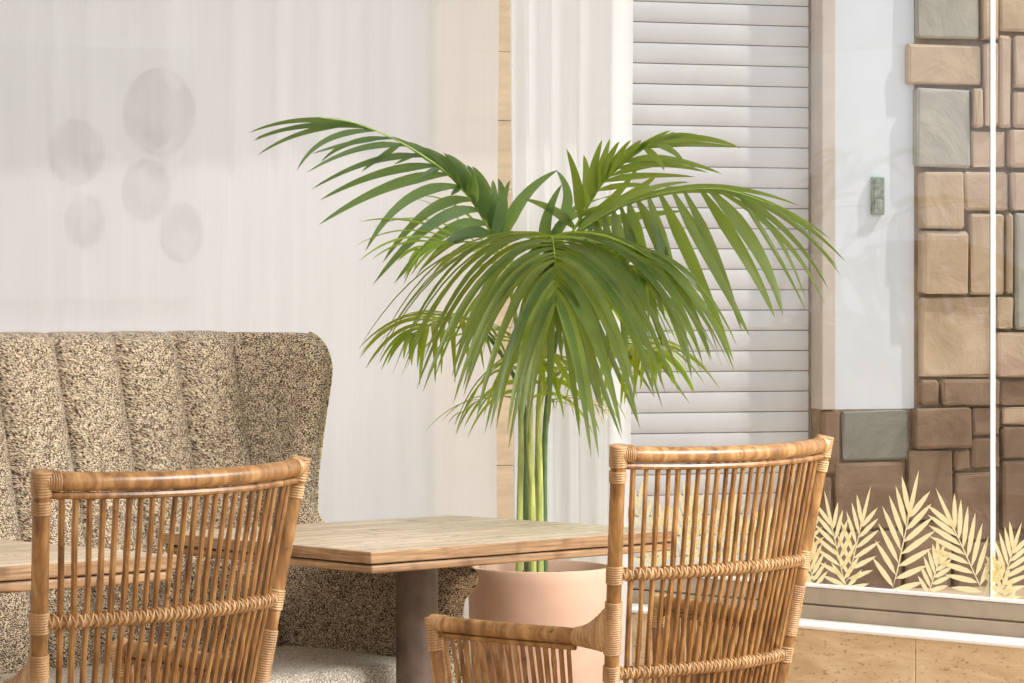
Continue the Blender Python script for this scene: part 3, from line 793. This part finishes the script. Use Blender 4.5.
def blades(parent, items, mat, ox, oy, sc, Dfun, seed=0, name='leaflets', ctrl=()):
    """leaflets drawn one by one: base, bend and tip (seen positions), width in px; depth from Dfun(px) and a random reach towards the room"""
    rnd = random.Random(seed); bl = bmesh.new(); uvl = bl.loops.layers.uv.verify()
    RL = catmull([loc(P3(*c)) for c in ctrl], 90) if ctrl else []
    for (x0, y0, xc, yc, x1, y1, wp) in items:
        a = (ox+x0/sc, oy+y0/sc); c = (ox+xc/sc, oy+yc/sc); b = (ox+x1/sc, oy+y1/sc)
        D0 = Dfun(a[0]); D1 = D0+rnd.uniform(-.14, .05)
        p0 = loc(P3(a[0], a[1], D0))
        near = min(((q-p0).length, i) for i, q in enumerate(RL)) if RL else (9, 0)
        if near[0] < .085: p0 = RL[near[1]].copy()
        p1 = loc(P3(b[0], b[1], D1)); pc = loc(P3(c[0], c[1], (D0+D1)/2-.02)); W = wp*D0/F
        fc = Vector((rnd.uniform(-.35, .35), -1, rnd.uniform(.0, .5))).normalized(); rows = []; m_ = 12
        for j in range(m_+1):
            t = j/m_; p = p0*(1-t)**2+pc*2*t*(1-t)+p1*t*t; d = ((pc-p0)*(1-t)+(p1-pc)*t).normalized()
            side = d.cross(fc).normalized(); nn = side.cross(d).normalized()
            ww = W*.5*min(1, .30+t*3.0)*min(1, 1.35*max(0, 1-t)**.62)
            rows.append((p-side*ww+nn*ww*.30, p, p+side*ww+nn*ww*.30, t))
        vv = [[bl.verts.new(q) for q in r_[:3]] for r_ in rows[:-1]]; tp = bl.verts.new(rows[-1][1])
        for A_, B_, ra, rb in zip(vv, vv[1:], rows, rows[1:]):
            for c2 in (0, 1):
                f = bl.faces.new((A_[c2], A_[c2+1], B_[c2+1], B_[c2]))
                for lp, uvv in zip(f.loops, ((c2*.5, ra[3]), (c2*.5+.5, ra[3]), (c2*.5+.5, rb[3]), (c2*.5, rb[3]))): lp[uvl].uv = uvv
        for c2 in (0, 1):
            f = bl.faces.new((vv[-1][c2], vv[-1][c2+1], tp))
            for lp, uvv in zip(f.loops, ((c2*.5, .92), (c2*.5+.5, .92), (.5, 1))): lp[uvl].uv = uvv
    o = obj(name, bl, mat, parent); tone(o, seed); return o
def ribbed(ctrl, r=.0042):
    bm = bmesh.new(); P = catmull([loc(P3(*c)) for c in ctrl], 40); tube(bm, P, [lerp(r, .0012, k/40) for k in range(41)], 6); return bm
def drawn_frond(ctrl, items, mat, ox, oy, sc, Dfun, seed):
    o = blades(palm, items, mat, ox, oy, sc, Dfun, seed, 'frond', ctrl); obj('midrib', ribbed(ctrl), MAT_MIDRIB, o); return o
# A: long arching frond to the upper left
drawn_frond([(494, 238, 8.38), (474, 204, 8.34), (451, 177, 8.28), (428, 159, 8.22), (398, 141, 8.18), (355, 123, 8.10), (318, 117, 8.05)],
 [(685,385,610,345,500,475,13),(675,352,570,325,430,510,12),(650,320,540,295,375,512,12),(625,296,520,270,400,455,11),(590,254,450,240,355,425,11),(545,222,420,225,232,355,11),
  (515,197,400,195,235,290,9),(485,172,380,160,212,262,8),(445,152,340,130,200,218,7),(400,132,300,122,238,190,6),(345,112,230,105,175,213,7),(300,98,170,100,72,172,6),(330,92,180,72,60,135,6),
  (350,88,200,48,48,113,6),(290,96,150,88,62,130,5),(390,130,310,135,215,168,5),(430,140,395,175,345,215,6),(475,168,455,185,430,196,6),(525,197,512,220,490,245,7),(590,252,592,264,580,277,6),
  (694,388,728,290,704,232,14),(688,378,700,290,690,236,12),(680,368,690,260,636,200,13),(665,344,676,262,622,196,13),(648,318,658,236,572,168,13),(628,292,632,220,560,165,12),(610,270,600,195,505,150,12),
  (580,238,566,186,470,136,10),(552,212,530,168,448,132,9),(520,188,490,150,420,122,8),(640,300,650,260,640,215,10)],
 MAT_LEAF3, 230, 90, 2.627, lambda x: lerp(8.03, 8.38, (x-250)/247), 31)
# B: upper right frond, leaflets standing up on its left, thin ones reaching right
drawn_frond([(572, 233, 8.38), (588, 206, 8.34), (603, 183, 8.28), (627, 160, 8.20), (651, 142, 8.12), (674, 132, 8.04)],
 [(150,392,160,250,100,108,11),(165,345,188,230,166,132,11),(185,312,190,200,236,74,11),(212,276,228,175,266,70,10),(238,244,256,150,302,80,10),(262,218,296,130,346,76,9),(288,192,330,118,386,76,9),
  (318,166,360,108,422,74,8),(348,138,400,84,470,50,7),(378,112,430,66,496,40,6),(430,84,600,36,762,108,8),(410,98,560,78,742,104,7),(460,62,540,40,642,72,6),(460,92,512,108,546,162,7),(420,104,452,140,472,192,7),
  (332,150,470,116,692,205,8),(302,188,450,146,640,200,7),(272,224,400,158,560,166,6),(250,252,370,198,590,216,7),(222,290,330,236,420,250,6),(182,332,240,292,290,290,6),(156,380,200,336,252,324,6),
  (150,432,300,330,450,204,13),(160,436,270,340,380,166,10),(130,430,60,330,-60,300,10)],
 MAT_LEAF, 540, 120, 3.795, lambda x: lerp(8.38, 8.0, (x-560)/160), 32)
# H: broad inner leaflets between A and B
drawn_frond([(545, 250, 8.40), (556, 232, 8.39), (566, 214, 8.38)],
 [(503,240,516,192,558,170,13),(516,243,540,220,562,184,12),(536,244,560,226,582,200,11),(572,234,578,196,556,170,11),(548,240,566,210,592,214,10),(560,240,590,236,604,246,11),(500,238,500,205,510,180,11)],
 MAT_LEAF3, 0, 0, 1.0, lambda x: 8.40, 33)
# C: long frond to the right with long hanging leaflets and sunlit tips
drawn_frond([(574, 235, 8.24), (612, 211, 8.14), (660, 194, 8.00), (720, 189, 7.88), (775, 205, 7.80)],
 [(600,230,606,262,606,302,14),(619,224,622,256,632,300,14),(638,208,640,248,660,332,14),(646,206,668,248,676,316,13),(658,202,672,270,692,380,13),(670,200,698,268,734,362,13),(684,200,710,260,750,337,12),
  (694,200,721,262,742,332,11),(708,200,752,260,775,318,12),(716,203,768,248,783,316,14),(737,205,778,250,806,311,5),(628,214,640,270,664,352,11),(610,224,612,270,640,330,11),
  (700,190,780,190,846,262,7),(715,190,790,200,841,276,6),(690,189,760,184,832,240,6),(730,193,790,218,829,290,7),(735,195,780,220,806,300,5),(720,192,792,226,825,305,6),(640,200,700,172,792,214,8),
  (620,208,680,176,762,200,8),(590,234,630,216,684,211,11),(576,236,600,210,646,196,10),(600,218,640,184,690,182,8),(660,194,720,174,800,206,7),(750,196,800,220,838,268,6)],
 MAT_LEAF, 0, 0, 1.0, lambda x: lerp(8.24, 7.78, (x-574)/210), 34)
# D: front frond bending to the camera
frond([(546, 242, 8.16), (550, 236, 8.02), (553, 241, 7.88), (555, 262, 7.74), (556, 300, 7.62)], 27, .62, .030, MAT_LEAF, a0=82, a1=14, droop=1.35, up=(0, -.3, 1), seed=14, lift=.12,
      lprof=[(0, .95), (.3, 1), (.7, .9), (1, .72)])
o = blades(palm, [(553,238,556,300,562,362,10),(550,240,538,310,522,382,9),(556,240,576,320,601,412,10),(551,238,551,330,549,424,10),(554,238,568,330,580,438,10),(548,240,524,320,502,396,9),
  (557,238,590,300,641,430,9),(561,240,618,300,690,404,9),(558,244,600,310,655,398,9),(551,242,546,290,540,350,11),(556,238,568,280,574,336,11),(545,242,500,290,470,372,8),(546,240,510,270,452,352,8),
  (562,240,610,280,662,372,9),(556,250,585,340,622,440,9),(549,252,534,340,519,420,8)],
  MAT_LEAF, 0, 0, 1.0, lambda x: 7.98, 41, 'frond', [(546, 242, 8.16), (550, 236, 8.02), (553, 241, 7.88), (555, 262, 7.74)])
obj('midrib', ribbed([(546, 243, 8.17), (550, 238, 8.03), (553, 243, 7.89)], .003), MAT_MIDRIB, o)
# D2: a thin-leaved frond behind it, to the left
frond([(520, 270, 8.42), (495, 250, 8.40), (468, 242, 8.35), (440, 242, 8.28), (420, 250, 8.2)], 11, .33, .015, MAT_LEAF2, a0=40, a1=10, droop=.55, up=(0, -.6, .8), seed=15)
# E: lower left frond
frond([(500, 345, 8.40), (482, 326, 8.30), (460, 318, 8.20), (430, 324, 8.08), (408, 338, 7.98)], 17, .30, .020, MAT_LEAF2, a0=70, a1=14, droop=1.05, up=(0, -.4, .9), seed=16, lift=.15)
# F: lower right frond
frond([(560, 372, 8.40), (590, 350, 8.30), (618, 342, 8.18), (642, 348, 8.05), (658, 360, 7.95)], 17, .31, .022, MAT_LEAF2, a0=70, a1=14, droop=1.15, up=(0, -.4, .9), seed=17, lift=.15)
# I: front lower frond, over the stems
frond([(532, 400, 8.40), (533, 375, 8.32), (535, 360, 8.22), (537, 358, 8.12), (538, 368, 8.02)], 11, .34, .024, MAT_LEAF2, a0=70, a1=20, droop=1.8, up=(0, -.4, 1), seed=19)
# J: leaves drooping to the right under D
frond([(566, 262, 8.20), (592, 250, 8.05), (618, 256, 7.92), (642, 280, 7.80)], 17, .50, .029, MAT_LEAF, a0=62, a1=14, droop=1.7, up=(0, -.3, 1), seed=20)
# L: shaded leaves hanging in the middle, behind D
frond([(548, 290, 8.36), (552, 268, 8.30), (570, 262, 8.22), (596, 278, 8.14)], 16, .46, .024, MAT_LEAF2, a0=70, a1=14, droop=1.9, up=(0, -.3, 1), seed=23)
# K: old thin leaf with dry strips, low left
frond([(520, 400, 8.42), (500, 396, 8.36), (480, 400, 8.3), (462, 412, 8.24)], 4, .20, .010, MAT_LEAF2, a0=40, a1=10, droop=.7, sides=(1, -1), seed=21, rib=.002)
frond([(545, 405, 8.44), (560, 398, 8.40), (585, 400, 8.34), (605, 410, 8.28)], 4, .14, .008, MAT_BROWN, a0=40, a1=10, droop=1.0, seed=22, rib=.0018)
